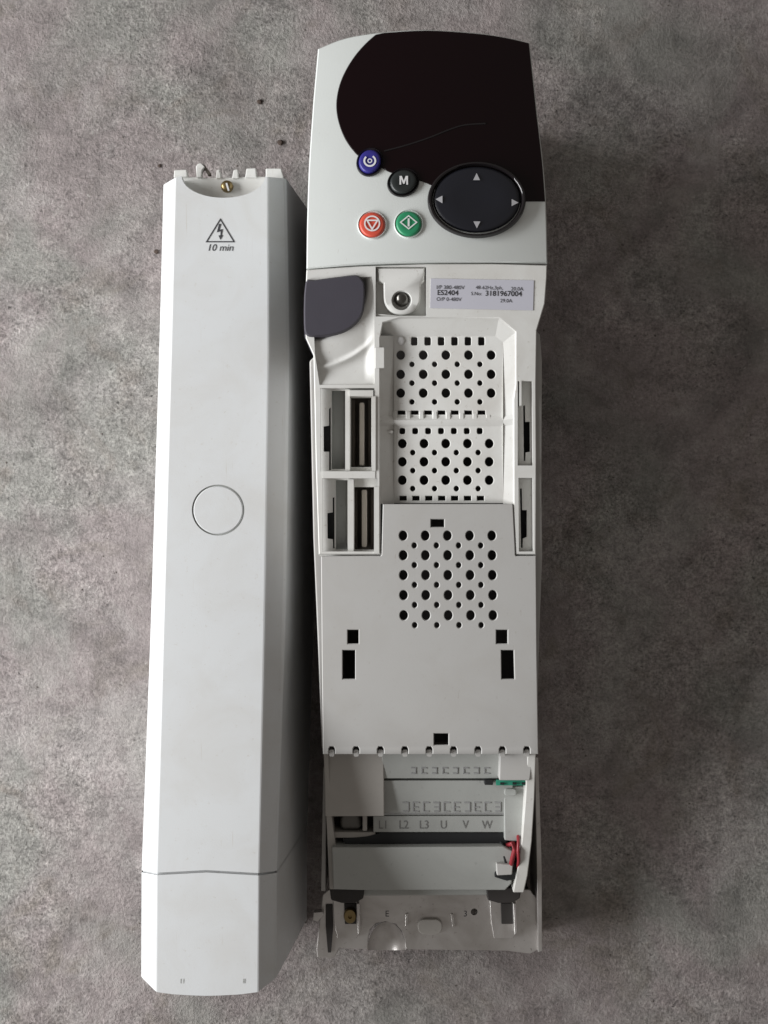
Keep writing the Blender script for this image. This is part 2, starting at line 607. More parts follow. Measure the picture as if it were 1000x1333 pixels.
# navigation pad: glossy rim and matt rocker with four arrows
bm = bmesh.new()
disc(bm, 620.5, 260.5, 56.5, 42.5, zk, [(1.0, -0.002), (1.0, 0.0012), (0.97, 0.0020), (0.9, 0.0023), (0.5, 0.0016), (0, 0.0012)], 56)
pad = obj('navigation_pad', bm, M_pad, drive, smooth_angle=60)
bm = bmesh.new()
disc(bm, 620.5, 261, 63, 48.5, zk, [(1.02, -0.0008), (1.01, 0.0020), (0.985, 0.0031), (0.95, 0.0030), (0.915, 0.0012), (0.90, -0.001)], 64)
obj('pad_rim', bm, M_rim, pad, smooth_angle=70, fix=False)
zp = off(zk, 0.0022)
for tri in ([(620.5, 225.5), (624.8, 234.8), (616, 234.8)], [(620.8, 297.5), (616.3, 288.5), (625.3, 288.5)],
            [(567, 259.6), (576, 255), (576, 265)], [(675, 264), (666, 259.4), (666, 268.6)]):
    bm = bmesh.new()
    flat(bm, tri, zp, 0.00045)
    up_faces(bm); obj('arrow_mark', bm, M_arrow, pad, fix=False)

# ---- housing front frame with its openings
tray_open = [(497, 420), (520, 414), (650, 414), (671, 432), (671, 500), (668, 520), (668, 655), (498.5, 655), (494.8, 600), (493, 490), (492, 440)]
screw_open = rect(489, 347, 555, 412)
pocket = [(406, 374), (430, 362), (484, 360), (486.5, 380), (487.5, 420), (488, 501), (416, 501), (410, 460)]
bayA = rect(417, 505, 487.5, 614)
bayB = [(420, 622), (491.5, 622), (491.5, 655), (491.5, 718), (420, 718)]
bayR1 = [(674, 496), (693, 496), (694, 606), (674, 606)]
bayR2 = [(675, 622), (694, 622), (694.5, 718), (675.5, 718)]
frame_out = [(399, 351), (470, 346), (556, 343), (640, 343), (712.5, 345), (712, 362), (709.5, 395), (699, 430), (698, 500), (698.5, 600), (698, 722), (671.8, 722), (668.6, 660), (668.3, 520), (671, 500), (671, 432),
             (650, 414), (520, 414), (499, 420), (495, 440), (495, 600), (495.4, 655), (495.4, 722), (415, 722), (411, 600), (409, 500), (408, 462), (398, 440), (397, 400)]
tray_open = inset(tray_open, 0.0)
bm = bmesh.new()
solid(bm, frame_out, zb, t=0.0035, holes=[screw_open, pocket, bayA, bayB, bayR1, bayR2], lip=(1.3, 0.0008))
# bright moulded lips round the slots
def wall(x0, y0, x1, y1, up=0.0006, deep=0.012):
    solid(bm, rect(x0, y0, x1, y1), off(zb, up), t=deep)
wall(449.5, 507, 455.5, 613, -0.0012); wall(484.3, 516, 489, 613, 0.0008)
wall(455, 508, 486, 515.5, 0.0004)
wall(453, 624, 460.5, 720, -0.002); wall(487, 634, 493.6, 720, 0.0006)
wall(420, 613.5, 488.5, 622.5, 0.0003)
wall(676.5, 496, 679, 528, 0.0006)
housing = obj('housing', bm, M_house, drive, smooth_angle=30)

# the sculpted shoulder under the grey cap: a heightfield
bm = bmesh.new()
def zsh(px, py):
    r = math.hypot(px - 402, (py - 368) * 1.02)
    d = -0.007
    if r > 70:
        t = min(1, (r - 70) / 9); d = -0.007 + 0.0052 * (t * t * (3 - 2 * t))
    if r > 84:
        t = min(1, (r - 84) / 42); d = -0.0018 - 0.0022 * (t * t * (3 - 2 * t))
    if r > 108:
        d += 0.0016 * math.exp(-((r - 113) / 3.5) ** 2)
    if py > 478:
        t = min(1, (py - 478) / 24); d = d * (1 - t) + (-0.0004) * t
    if px > 476:
        t = min(1, (px - 476) / 11); d = d * (1 - t) + (-0.001) * t
    return zb(px, py) + d
solid(bm, inset(pocket, -2.0), zsh, t=0.003, grid=2.6, bottom=False)
obj('moulded_shoulder', bm, M_house, drive, smooth_angle=70)

# grey cap over the corner
cap = [(397.5, 368), (410, 364), (440, 360), (463, 357.5), (470, 362), (474.5, 370), (474.8, 390), (472, 408), (463, 421), (449, 431), (430, 436.5), (412, 438), (399, 436), (395.5, 420)]
bm = bmesh.new()
solid(bm, smooth(cap, 3, True), off(zb, 0.002), t=0.010, lip=(2.0, 0.0012), grid=14)
solid(bm, [(396, 428), (410, 437), (409.5, 452), (408, 463), (402, 452), (396, 438)], off(zb, -0.004), t=0.012)
obj('corner_cap', bm, M_cap, drive, bev=None, smooth_angle=40)

# screw tongue
tongue = [(491, 348), (553, 348), (552.5, 366), (547.5, 369)] + [(523.5 + 24 * math.cos(a), 387 + 23 * math.sin(a)) for a in [math.pi * k / 14 for k in range(15)]] + [(499, 369), (492, 366)]
bm = bmesh.new()
solid(bm, tongue, off(zb, -0.0008), t=0.006, holes=[circ(523, 391, 13.5, 13, 24)], lip=(2.0, 0.0012))
disc(bm, 523, 391, 13.5, 13, off(zb, -0.0008), [(1.0, 0.0), (0.9, -0.002), (0.72, -0.0045), (0.6, -0.006)], 24)
tg = obj('screw_tongue', bm, M_house, drive, smooth_angle=50)
bm = bmesh.new()
solid(bm, inset(screw_open, -3), off(zb, -0.0052), t=0.002)
obj('recess_floor', bm, M_house, tg)
bm = bmesh.new()
disc(bm, 523, 390, 9.6, 9.6, off(zb, -0.0052), [(1.0, -0.002), (1.0, 0.0016), (0.86, 0.0030), (0.6, 0.0040), (0.3, 0.0045), (0, 0.0046)], 24)
obj('screw', bm, M_screw, tg, smooth_angle=45)

# rating label
bm = bmesh.new()
solid(bm, [(561, 362.5), (695, 365), (694, 404), (560, 401)], off(zb, 0.0003), t=0.0006)
lab = obj('rating_label', bm, M_label, drive)
bm = bmesh.new()
zl = off(zb, 0.0003)
R1 = math.radians(1.0)
text(bm, 'I/P 380-480V', 568, 376.2, 7.0, zl, rot=R1, xs=1.0)
text(bm, '48-62Hz,3ph,', 619, 376.4, 6.6, zl, rot=R1)
text(bm, '20.0A', 665, 378.2, 6.8, zl, rot=R1)
text(bm, 'ES2404', 569, 384.0, 9.4, zl, rot=R1, bold=0.012)
text(bm, 'S.No:', 613, 384.3, 6.4, zl, rot=R1)
text(bm, '3181967004', 631.5, 385.0, 9.6, zl, rot=R1, bold=0.012)
text(bm, 'O/P 0-480V', 568, 391.6, 6.8, zl, rot=R1)
text(bm, '29.0A', 651, 393.6, 6.6, zl, rot=R1)
up_faces(bm); obj('printed_text', bm, M_ink, lab, fix=False)

# ---- ventilated tray
def hole_rows():
    hs = []
    for i in range(1, 7):
        hs.append(rrect(522 + 17.5 * i - 4.2, 438.5, 522 + 17.5 * i + 4.2, 449.5, 1.8, 2))
    for y in (462, 487, 511.5):
        hs += [circ(521.8 + 29.5 * k, y, 5.7, 6.2, 16) for k in range(5)]
    for y in (474, 498.5, 523):
        hs += [circ(536.6 + 29.5 * k, y, 3.5, 3.7, 12) for k in range(4)]
    hs += [rect(522.8 + 17.4 * k - 5, 534.3, 522.8 + 17.4 * k + 5, 539.6) for k in range(7)]
    hs += [rrect(524 + 16.8 * k - 3.8, 557, 524 + 16.8 * k + 3.8, 565, 2.2, 2) for k in range(7)]
    for y in (577.3, 601, 625):
        hs += [circ(524 + 28.3 * k, y, 5.7, 6.2, 16) for k in range(5)]
    for y in (589, 612.5, 636):
        hs += [circ(537.6 + 28.4 * k, y, 3.5, 3.7, 12) for k in range(4)]
    hs += [rect(525 + 16.8 * k - 4.7, 645.6, 525 + 16.8 * k + 4.7, 651.6) for k in range(7)]
    return hs
def ztray(px, py):
    d = -0.0068
    if 541.5 < py < 547:
        d = -0.0068 + 0.0024 * (py - 541.5) / 5.5
    elif 547 <= py <= 550:
        d = -0.0044
    elif 550 < py < 555:
        d = -0.0044 - 0.0018 * (py - 550) / 5
    elif py >= 555:
        d = -0.0062
    return zb(px, py) + d * (1 - 0.52 * (px - 513) / 142.0)
fl_in = [(513, 437), (645, 437), (655, 446), (655, 655), (513, 655)]
bm = bmesh.new()
solid(bm, fl_in, ztray, t=0.002, holes=hole_rows(), lines=[((513.2, y), (654.8, y)) for y in (541.5, 547, 550, 555)], bottom=False, hlip=(0.6, 0.0004))
# sloping tray walls between the opening and the floor
walls_o = [(490, 412), (520, 411), (650, 411), (674, 430), (674, 520), (671, 655)]
def quad(a, b, c, d, za, zc):
    vs = [bm.verts.new(P(a[0], a[1], zb(*a) + za)), bm.verts.new(P(b[0], b[1], zb(*b) + za)), bm.verts.new(P(c[0], c[1], zc(*c))), bm.verts.new(P(d[0], d[1], zc(*d)))]
    bm.faces.new(vs)
def rowpts(x, y0, y1):
    return [(x, y) for y in [y0] + [v for v in (541.5, 547, 550, 555) if y0 < v < y1] + [y1]]
quad((518, 411), (650, 411), (645, 437.5), (513, 437.5), -0.0007, ztray)
quad((650, 411), (674, 430), (655, 446), (645, 437.5), -0.0007, ztray)
rp = rowpts(655, 446, 656)
for a, b_ in zip(rp, rp[1:]):
    quad((674 - (a[1] - 446) * 0.014, a[1] - 3), (674 - (b_[1] - 446) * 0.014, b_[1] - 3 if b_[1] < 655 else 656), b_, a, -0.0007, ztray)
quad((674, 427), (674, 443.5), (655, 446.3), (655, 446), -0.0007, ztray)
lp = rowpts(513, 437, 656)
for a, b_ in zip(lp, lp[1:]):
    xa = xb = 493
    quad((xa, a[1]), (xb, b_[1]), b_, a, -0.0007, ztray)
quad((486, 408), (519, 411), (513.2, 437.5), (488, 440), -0.0007, ztray)
tray = obj('vent_tray', bm, M_house, drive, smooth_angle=25)
for k in range(8):
    x = 522.8 + 17.4 * (k - 0.5)
    bm = bmesh.new()
    solid(bm, [(x - 2.6, 535), (x + 2.6, 535), (x + 3.4, 548), (x - 3.4, 548)], (lambda k_: (lambda px, py: zb(px, py) - 0.0048 * (1 - 0.52 * (px - 513) / 142.0) - 0.0016 * max(0, (548 - py)) / 13.0))(k), t=0.004)
    obj('grille_rib', bm, M_house, tray, bev=0.0004)
# small projecting block on the tray's left wall, and the filled (white) hole
bm = bmesh.new()
solid(bm, [(488, 452), (501, 452), (501, 479), (488, 480)], off(zb, 0.0003), t=0.010)
obj('guide_block', bm, M_house, tray, bev=0.0005)
bm = bmesh.new()
solid(bm, [(503, 560), (512, 560), (512, 564), (503, 564)], off(zb, -0.0035), t=0.006)
obj('guide_block', bm, M_house, tray, bev=0.0005)
bm = bmesh.new()
disc(bm, 522, 444, 4.6, 5.6, ztray, [(1.0, -0.0005), (0.95, 0.0007), (0.6, 0.0011), (0, 0.0012)], 16)
obj('light_pipe', bm, M_white, tray, smooth_angle=60)

# ---- module bays left and right
def bay(name, region, floor_d, slots, mat=M_house):
    bm = bmesh.new()
    solid(bm, region, off(zb, floor_d), t=0.0015, holes=slots, bottom=False)
    return obj(name, bm, mat, drive)
A = bay('module_bay', inset(bayA, -2.5), -0.0055, [[(428.4, 532), (430.6, 530), (430.8, 612), (428.6, 612), (428.6, 588), (421.5, 588), (421.3, 555), (428.4, 554)], rect(457, 517, 483.5, 608), rect(431.8, 508.5, 449.5, 610.5)])
B = bay('module_bay', inset([(420, 622), (494, 622), (494, 721), (419.5, 721)], -2.5), -0.0055, [[(433.2, 648), (435.4, 647), (435.6, 714), (433.6, 714), (433.4, 702), (426.5, 701), (426.2, 668), (433.2, 667)], rect(461.5, 634, 487.5, 715.5), rect(437.2, 625, 452.6, 715.5)])
C = bay('module_bay', inset(bayR1, -2.5), -0.0045, [[(681.2, 528), (683.6, 527.5), (684, 549), (689.8, 549), (690, 588), (684.5, 589), (684, 600), (682, 600)]])
D = bay('module_bay', inset(bayR2, -2.5), -0.0045, [[(677, 636), (679.6, 636), (680, 664), (686, 664), (686, 699), (681, 701), (680.6, 713), (678.4, 713)]])
for par, r in ((A, rect(419, 526, 432, 614)), (B, rect(424, 643, 436.8, 718)), (C, rect(679, 524, 693, 606)), (D, rect(675.5, 632, 692, 717))):
    bm = bmesh.new()
    solid(bm, r, off(zb, -0.0135), t=0.001)
    obj('slot_shade_backing', bm, M_black, par)  # added black plates stand in for the shade inside the slots
for par, (x0, y0, x1, y1), (bx0, by0, bx1, by1) in ((A, (456, 514, 485, 611), (468, 524, 474.3, 606)), (B, (460, 631, 489, 720), (471, 637.5, 477.8, 712))):
    bm = bmesh.new()
    solid(bm, rect(x0, y0, x1, y1), off(zb, -0.019), t=0.002)
    obj('connector_floor', bm, M_slot, par)
    bm = bmesh.new()
    solid(bm, rrect(bx0, by0, bx1, by1, 1.5, 2), off(zb, -0.0075), t=0.012)
    obj('connector_blade', bm, M_blade, par, bev=0.0003)
    bm = bmesh.new()
    for xa, xb in ((x0 + 1.5, bx0 - 5.4), (bx1 + 5.2, x1 - 1.5)):
        solid(bm, rect(xa, y0 + 6, xb, y1 - 4), off(zb, -0.0125), t=0.007)
    obj('connector_cheek', bm, M_slot, par, bev=0.0003)
# raised channel cheeks of the left bays
bm = bmesh.new()
solid(bm, [(431.5, 504), (449, 508), (449, 613), (431.5, 613)], off(zb, -0.0125), t=0.002)
obj('bay_channel', bm, M_term, A)
bm = bmesh.new()
solid(bm, [(437, 621), (453, 624), (453, 718), (437, 718)], off(zb, -0.0125), t=0.002)
obj('bay_channel', bm, M_term, B)

# ---- lower ventilated panel
lp_out = [(498.5, 656.2), (667.5, 656.2), (668, 660), (671, 722.5), (672, 723.6), (698, 723.6), (699, 850), (701, 981.5), (420.5, 982), (419, 850), (418, 724), (495.5, 723.6), (496.8, 722)]
lh = []
for r, y in enumerate((697.2, 722.8, 748.6, 774.7, 801)):
    lh += [circ(525 + r * 0.2 + (28.9 + 0.04 * r) * k, y, 5.5, 6.5, 16) for k in range(5)]
    lh += [circ(539.6 + r * 0.15 + (28.85) * k, y + 12.8, 3.4, 3.9, 12) for k in range(4)]
lh += [rect(561, 676, 578.5, 686), rect(452.5, 820, 467, 838), rect(446, 846.5, 462.5, 884), rect(646, 820, 661, 838), [(652.5, 846.5), (669, 846.5), (670, 884), (653, 884)], rect(565, 955, 584, 970)]
nx = [432 + 31.75 * k for k in range(9)]
bottom_edge = []
for x in nx:
    bottom_edge += [(x - 4.2, 981.8), (x - 4.2, 975), (x - 2.4, 971.8), (x + 2.4, 971.8), (x + 4.2, 975), (x + 4.2, 981.8)]
bottom_edge = [(420.5, 982)] + bottom_edge + [(701, 981.6)]
lp_out2 = [(419, 850), (418, 724), (495.5, 723.6), (496.8, 722), (498.5, 656.2), (667.5, 656.2), (668, 660), (671, 722.5), (672, 723.6), (698, 723.6), (699, 850)] + list(reversed(bottom_edge))
bm = bmesh.new()
solid(bm, lp_out2, off(zb, 0.0004), t=0.0022, holes=lh, lip=(1.0, 0.0004), hlip=(0.9, 0.0005))
pan = obj('terminal_panel', bm, M_panel, drive)
bm = bmesh.new()
solid(bm, rect(422, 966, 700, 980.5), off(zb, -0.0042), t=0.002)
obj('panel_backing', bm, M_dark, pan)
for x in nx:
    bm = bmesh.new()
    solid(bm, rrect(x - 3.2, 976, x + 3.2, 985, 2.0, 3), off(zb, -0.0020), t=0.003)
    obj('terminal_peg', bm, M_panel, pan)

# ---- side rails either side of the front
bm = bmesh.new()
solid(bm, [(692, 424), (703, 436), (705.5, 470), (705, 640), (706, 720), (702, 830), (700, 905), (699, 980), (694, 980), (694, 424)], off(zb, -0.006), t=0.05)
obj('side_rail', bm, M_rail, drive, bev=0.0008)
bm = bmesh.new()
solid(bm, [(409, 464), (403, 470), (405, 560), (408, 700), (414, 840), (419, 975), (424, 975), (417, 464)], off(zb, -0.006), t=0.05)
obj('side_rail', bm, M_rail, drive, bev=0.0008)

# ---- terminal area below the panel
def part(name, outline, z, m, t=None, zbot=None, bev=0.0006, parent=None, **kw):
    bm = bmesh.new()
    solid(bm, outline, z, t=t, zbot=zbot, **kw)
    return obj(name, bm, m, parent or drive, bev=bev)

zt1 = plane(978, 0.071, 1014, 0.066)
zt2 = plane(1017, 0.064, 1061, 0.058)
zt3 = plane(1062, 0.0570, 1084, 0.0550)
part('terminal_block', [(422, 978), (499, 978), (500, 1000), (500.5, 1062.5), (423.5, 1063)], plane(978, 0.0700, 1063, 0.064), M_block, zbot=0.03)
part('terminal_block', [(651, 976), (686, 976), (695, 980), (690, 1016), (650, 1016)], plane(976, 0.0780, 1016, 0.075), M_panel, zbot=0.03)
r1 = part('terminal_row', [(497, 976), (654, 976), (654, 1013.6), (497, 1013.6)], zt1, M_term, zbot=0.03)
r2 = part('terminal_row', [(497, 1016), (668, 1016), (668, 1061), (497, 1061)], zt2, M_term, zbot=0.03)
r3 = part('terminal_row', [(486, 1062), (668, 1062), (668, 1083.6), (486, 1083.6)], zt3, M_term, zbot=0.03)
# moulded terminal marks: small raised bars
bm = bmesh.new()
def bar(x0, y0, x1, y1, z, h=0.0004):
    solid(bm, rect(x0, y0, x1, y1), off(z, h), t=0.001)
for k in range(8):
    x = 535 + 13.6 * k
    bar(x, 999, x + 7, 1000.6, zt1); bar(x + (0 if k % 2 else 5.2), 1000, x + (1.6 if k % 2 else 6.8), 1007, zt1)
    bar(x, 1006, x + 7, 1007.6, zt1)
obj('moulded_mark', bm, M_mark, r1)
bm = bmesh.new()
for k in range(10):
    x = 524 + 13.3 * k
    bar(x, 1044, x + 8.5, 1045.4, zt2)
    bar(x + (0 if k % 3 else 7), 1045, x + (1.5 if k % 3 else 8.5), 1056, zt2)
    bar(x + 1, 1055.4, x + 8, 1057, zt2)
    if k % 2:
        bar(x + 1, 1050, x + 7, 1051.4, zt2)
bar(500, 1058.6, 666, 1059.8, zt2, 0.0003)
obj('moulded_mark', bm, M_mark, r2)
bm = bmesh.new()
for s, x in (('L1', 499), ('L2', 525.5), ('L3', 552), ('U', 577.5), ('V', 606), ('W', 634)):
    text(bm, s, x, 1078.6, 15.5, zt3, 0.0002, align='CENTER', xs=0.85)
up_faces(bm); obj('printed_text', bm, M_mark2, r3, fix=False)

# right end of the rows: little board, corner post
part('circuit_board', [(646, 1015.6), (687, 1015.6), (686, 1022.4), (646, 1022.4)], 0.070, M_pcb, t=0.0015, bev=None)
part('board_connector', rect(631, 1016, 642, 1022), 0.069, M_black, t=0.006, bev=0.0003)
bm = bmesh.new()
for x in (654, 670, 682):
    solid(bm, rect(x - 2.5, 1019, x + 2.5, 1021.6), 0.0712, t=0.002)
obj('board_component', bm, M_black, drive)
part('corner_post', [(656, 1024), (684, 1024), (682, 1096), (657, 1094)], plane(1024, 0.062, 1096, 0.058), M_term, zbot=0.03)
part('corner_boss', rrect(657, 1027, 672, 1036, 3, 3), 0.064, M_term, t=0.006, bev=0.0004)

# screw seen under the left block
part('screw_well', [(437, 1060), (486, 1060), (486, 1086), (437, 1086)], 0.040, M_black, t=0.004, bev=None)
bm = bmesh.new()
disc(bm, 457, 1068, 15, 15, 0.044, [(1.0, -0.004), (1.0, 0.003), (0.9, 0.005), (0.7, 0.0055), (0, 0.0055)], 28)
obj('terminal_screw', bm, M_screw, drive, smooth_angle=45)
part('terminal_leg', [(472, 1060), (478, 1060), (478, 1082), (472, 1082)], 0.056, M_block, t=0.02)
part('terminal_lip', [(430, 1083), (489, 1083), (489, 1089), (470, 1091), (430, 1091)], 0.053, M_block, t=0.02)

# black plate standing in for shade inside the slot; lower skirt of the body
part('slot_shade_plate', [(446, 1092), (478, 1089), (497, 1084), (658, 1084), (661, 1107), (480, 1106), (450, 1100)], 0.0535, M_black, t=0.004, bev=None)
part('slot_floor', rect(434, 1080, 670, 1108), 0.040, M_dark, t=0.004, bev=None)
skirt = part('body_skirt', [(432, 1103), (500, 1103), (654, 1102), (668, 1108), (666, 1150), (658, 1159), (470, 1159), (434, 1158)], plane(1103, 0.060, 1159, 0.050), M_term, zbot=0.02, bev=0.0008)
part('skirt_ridge', [(470, 1155), (640, 1154), (642, 1166), (470, 1167)], 0.041, M_term, zbot=0.02, bev=0.0015)

# side walls of the lower body
part('lower_wall', [(421, 976), (427, 976), (432, 1064), (437, 1100), (443, 1158), (429, 1158), (425, 1070)], plane(976, 0.074, 1158, 0.046), M_block, zbot=0.02)
part('lower_wall', [(687, 978), (698, 978), (696, 1040), (692.5, 1095), (687, 1140), (682, 1162), (668, 1162), (674, 1130), (680, 1090), (684, 1040)], plane(978, 0.079, 1162, 0.054), M_house, zbot=0.02)

# outer sheet-metal flanges
part('side_flange', [(696, 986), (701, 986), (705.5, 1130), (706, 1238), (700.5, 1240), (699, 1130)], plane(986, 0.052, 1238, 0.034), M_metal, zbot=0.002, bev=0.0004)
part('side_flange', [(421, 1000), (425, 1000), (424, 1160), (418, 1160)], plane(1000, 0.052, 1160, 0.040), M_rail, zbot=0.002, bev=0.0004)

# red lead with its plug
bm = bmesh.new()
tube(bm, [P(x, y, z) for x, y, z in ((674, 1084, 0.056), (675, 1096, 0.062), (674.5, 1108, 0.063), (675.5, 1120, 0.061), (674, 1130, 0.056))], 0.0009)
lead = obj('red_lead', bm, M_wire, drive, smooth_angle=80)
bm = bmesh.new()
tube(bm, [P(x, y, z) for x, y, z in ((661, 1100, 0.054), (668, 1098, 0.062), (670, 1106, 0.062), (667, 1118, 0.060), (665, 1128, 0.057))], 0.0013)
obj('red_lead', bm, M_wire, drive, smooth_angle=80)
bm = bmesh.new()
tube(bm, [P(x, y, z) for x, y, z in ((650, 1092, 0.050), (655, 1102, 0.056), (656, 1114, 0.057), (660, 1126, 0.055))], 0.0011)
obj('black_lead', bm, M_black, drive, smooth_angle=80)
part('lead_plug', [(646, 1124), (668, 1126), (667, 1139), (647, 1140)], 0.059, M_panel, t=0.012, bev=0.0006)
part('plug_shell', [(643, 1121), (672, 1123), (674, 1144), (660, 1147), (644, 1142)], 0.0545, M_black, t=0.008, bev=0.0006)

# ---- mounting plate
scoop = [(479, 1236), (479.5, 1222), (482, 1210), (490, 1202), (502, 1200), (515, 1203), (523, 1212), (527, 1224), (528, 1236)]
plate_out = [(428, 1158), (690, 1158), (700, 1172), (702, 1236), (690, 1242), (660, 1238)] + list(reversed(scoop)) + [(442, 1234), (436, 1246), (429, 1248), (424, 1246), (418, 1247), (413, 1246), (412, 1236), (416, 1200), (420, 1165)]
zp_ = 0.030
def zpl(px, py):
    return 0.030
bm = bmesh.new()
solid(bm, plate_out, zpl, t=0.002, holes=[circ(617.5, 1187, 4.5, 4.5, 14)], lip=(1.0, 0.0004))
mp = obj('mounting_plate', bm, M_metal, drive, smooth_angle=30)
# feet that carry the plate
bm = bmesh.new()
solid(bm, rect(440, 1162, 690, 1176), 0.0279, zbot=0.0005)
obj('plate_foot', bm, M_dark, mp)
# pressed half-round scoop
bm = bmesh.new()
rows = []
for j in range(9):
    t = j / 8
    ring = []
    for i in range(17):
        a = math.pi * i / 16
        s = math.cos(t * math.pi / 2)
        x = 503.5 - 25 * math.cos(a) * s
        y = 1237 - 37 * math.sin(a) * s
        ring.append(bm.verts.new(P(x, min(y, 1237), 0.0298 - 0.0145 * math.sin(t * math.pi / 2))))
    rows.append(ring)
for a, b_ in zip(rows, rows[1:]):
    for i in range(16):
        bm.faces.new((a[i], a[i + 1], b_[i + 1], b_[i]))
up_faces(bm); obj('pressed_scoop', bm, M_metal, mp, smooth_angle=80, fix=False)
part('oval_boss', rrect(544, 1197, 576, 1217, 9, 6), 0.0325, M_block, t=0.003, bev=0.0006, parent=mp)
for xs in ([(528, 1190), (532, 1189), (531, 1204), (527.5, 1206)], [(587, 1190), (590.5, 1190), (592.5, 1207), (589, 1207)]):
    part('pressed_rib', xs, 0.0312, M_metal, t=0.0012, bev=0.0003, parent=mp)
bm = bmesh.new()
text(bm, 'E', 504, 1193, 11, zpl, 0.0001, align='CENTER')
up_faces(bm); obj('stamped_mark', bm, M_ink, mp, fix=False)
bm = bmesh.new()
text(bm, '3', 606, 1193, 11, zpl, 0.0001, align='CENTER')
up_faces(bm); obj('stamped_mark', bm, M_ink, mp, fix=False)

part('gap_shade_strip', [(424, 1178), (433, 1178), (434, 1205), (431, 1240), (427, 1240), (424, 1205)], 0.0312, M_dark, t=0.0005, bev=None, parent=mp)  # dark strip laid on the plate in place of a gap's shade
# clips with screws at each lower corner
for x0, sgn in ((433, 1), (637, -1)):
    w = 37
    cl = part('clip_bracket', [(x0, 1164), (x0 + w, 1164), (x0 + w - 2, 1215), (x0 + w - 6, 1222), (x0 + 6, 1222), (x0 + 2, 1200)], 0.0335, M_metal, t=0.003, bev=0.0005)
    part('clip_hood', [(x0 - 4, 1156), (x0 + w + 5, 1156), (x0 + w + 3, 1170), (x0 + w - 8, 1176), (x0 + 12, 1176), (x0 - 2, 1172)], 0.044, M_dark, t=0.010, bev=0.0008, parent=cl)
    part('clip_tongue', [(x0 + 15, 1176), (x0 + 31, 1176), (x0 + 31, 1203), (x0 + 16, 1203)], 0.0345, M_dark, t=0.003, bev=0.0003, parent=cl)
    part('clip_cheek', [(x0 + 31, 1176), (x0 + 35, 1176), (x0 + 37, 1214), (x0 + 33, 1218)], 0.041, M_metal, t=0.009, bev=0.0005, parent=cl)
    if sgn > 0:
        bm = bmesh.new()
        disc(bm, x0 + 23, 1191, 8.5, 10, 0.0347, [(1.0, -0.001), (1.0, 0.0018), (0.85, 0.003), (0.3, 0.0032), (0.26, 0.0016), (0, 0.0016)], 24)
        obj('brass_screw', bm, M_brass, cl, smooth_angle=45)
part('plate_tab', [(408, 1188), (421, 1187), (421, 1192), (414, 1200), (407, 1198)], 0.036, M_metal, t=0.006, bev=0.0005, parent=mp)

# ------------------------------------------------------------------ terminal cover lying beside it
cover = thing('terminal_cover', 'long off-white plastic terminal cover with black shock-warning triangle and round knockout', 'cover', (-0.10, 0.0, 0.0))
zc = plane(230, 0.102, 1294, 0.101)
zc2 = off(zc, -0.0075)

def edge(tbl, py):
    for (y0, x0), (y1, x1) in zip(tbl, tbl[1:]):
        if py <= y1:
            return x0 + (x1 - x0) * (py - y0) / (y1 - y0)
    return tbl[-1][1]
FL = [(229, 229.5), (440, 224.5), (800, 214.5), (1138, 205.3), (1292, 204.5)]      # flat face, left edge
FR = [(229, 347), (440, 348.5), (800, 343), (1138, 336), (1292, 335)]              # flat face, right edge
OL = [(240, 213), (440, 208), (800, 197), (1134, 184.6), (1292, 184)]              # chamfer foot left
OR_ = [(232, 373), (440, 377), (800, 372), (1134, 360.5), (1292, 360)]             # chamfer foot right

def shell(bm, ys, arc=None, end=False, holes=()):
    """faceted tunnel: flat top, two chamfers, two side walls"""
    def secs(py):
        return [(edge(FL, py), py), (edge(FR, py), py)]
    n = len(ys)
    left = [(edge(FL, y), y) for y in ys]
    right = [(edge(FR, y), y) for y in ys]
    return left, right

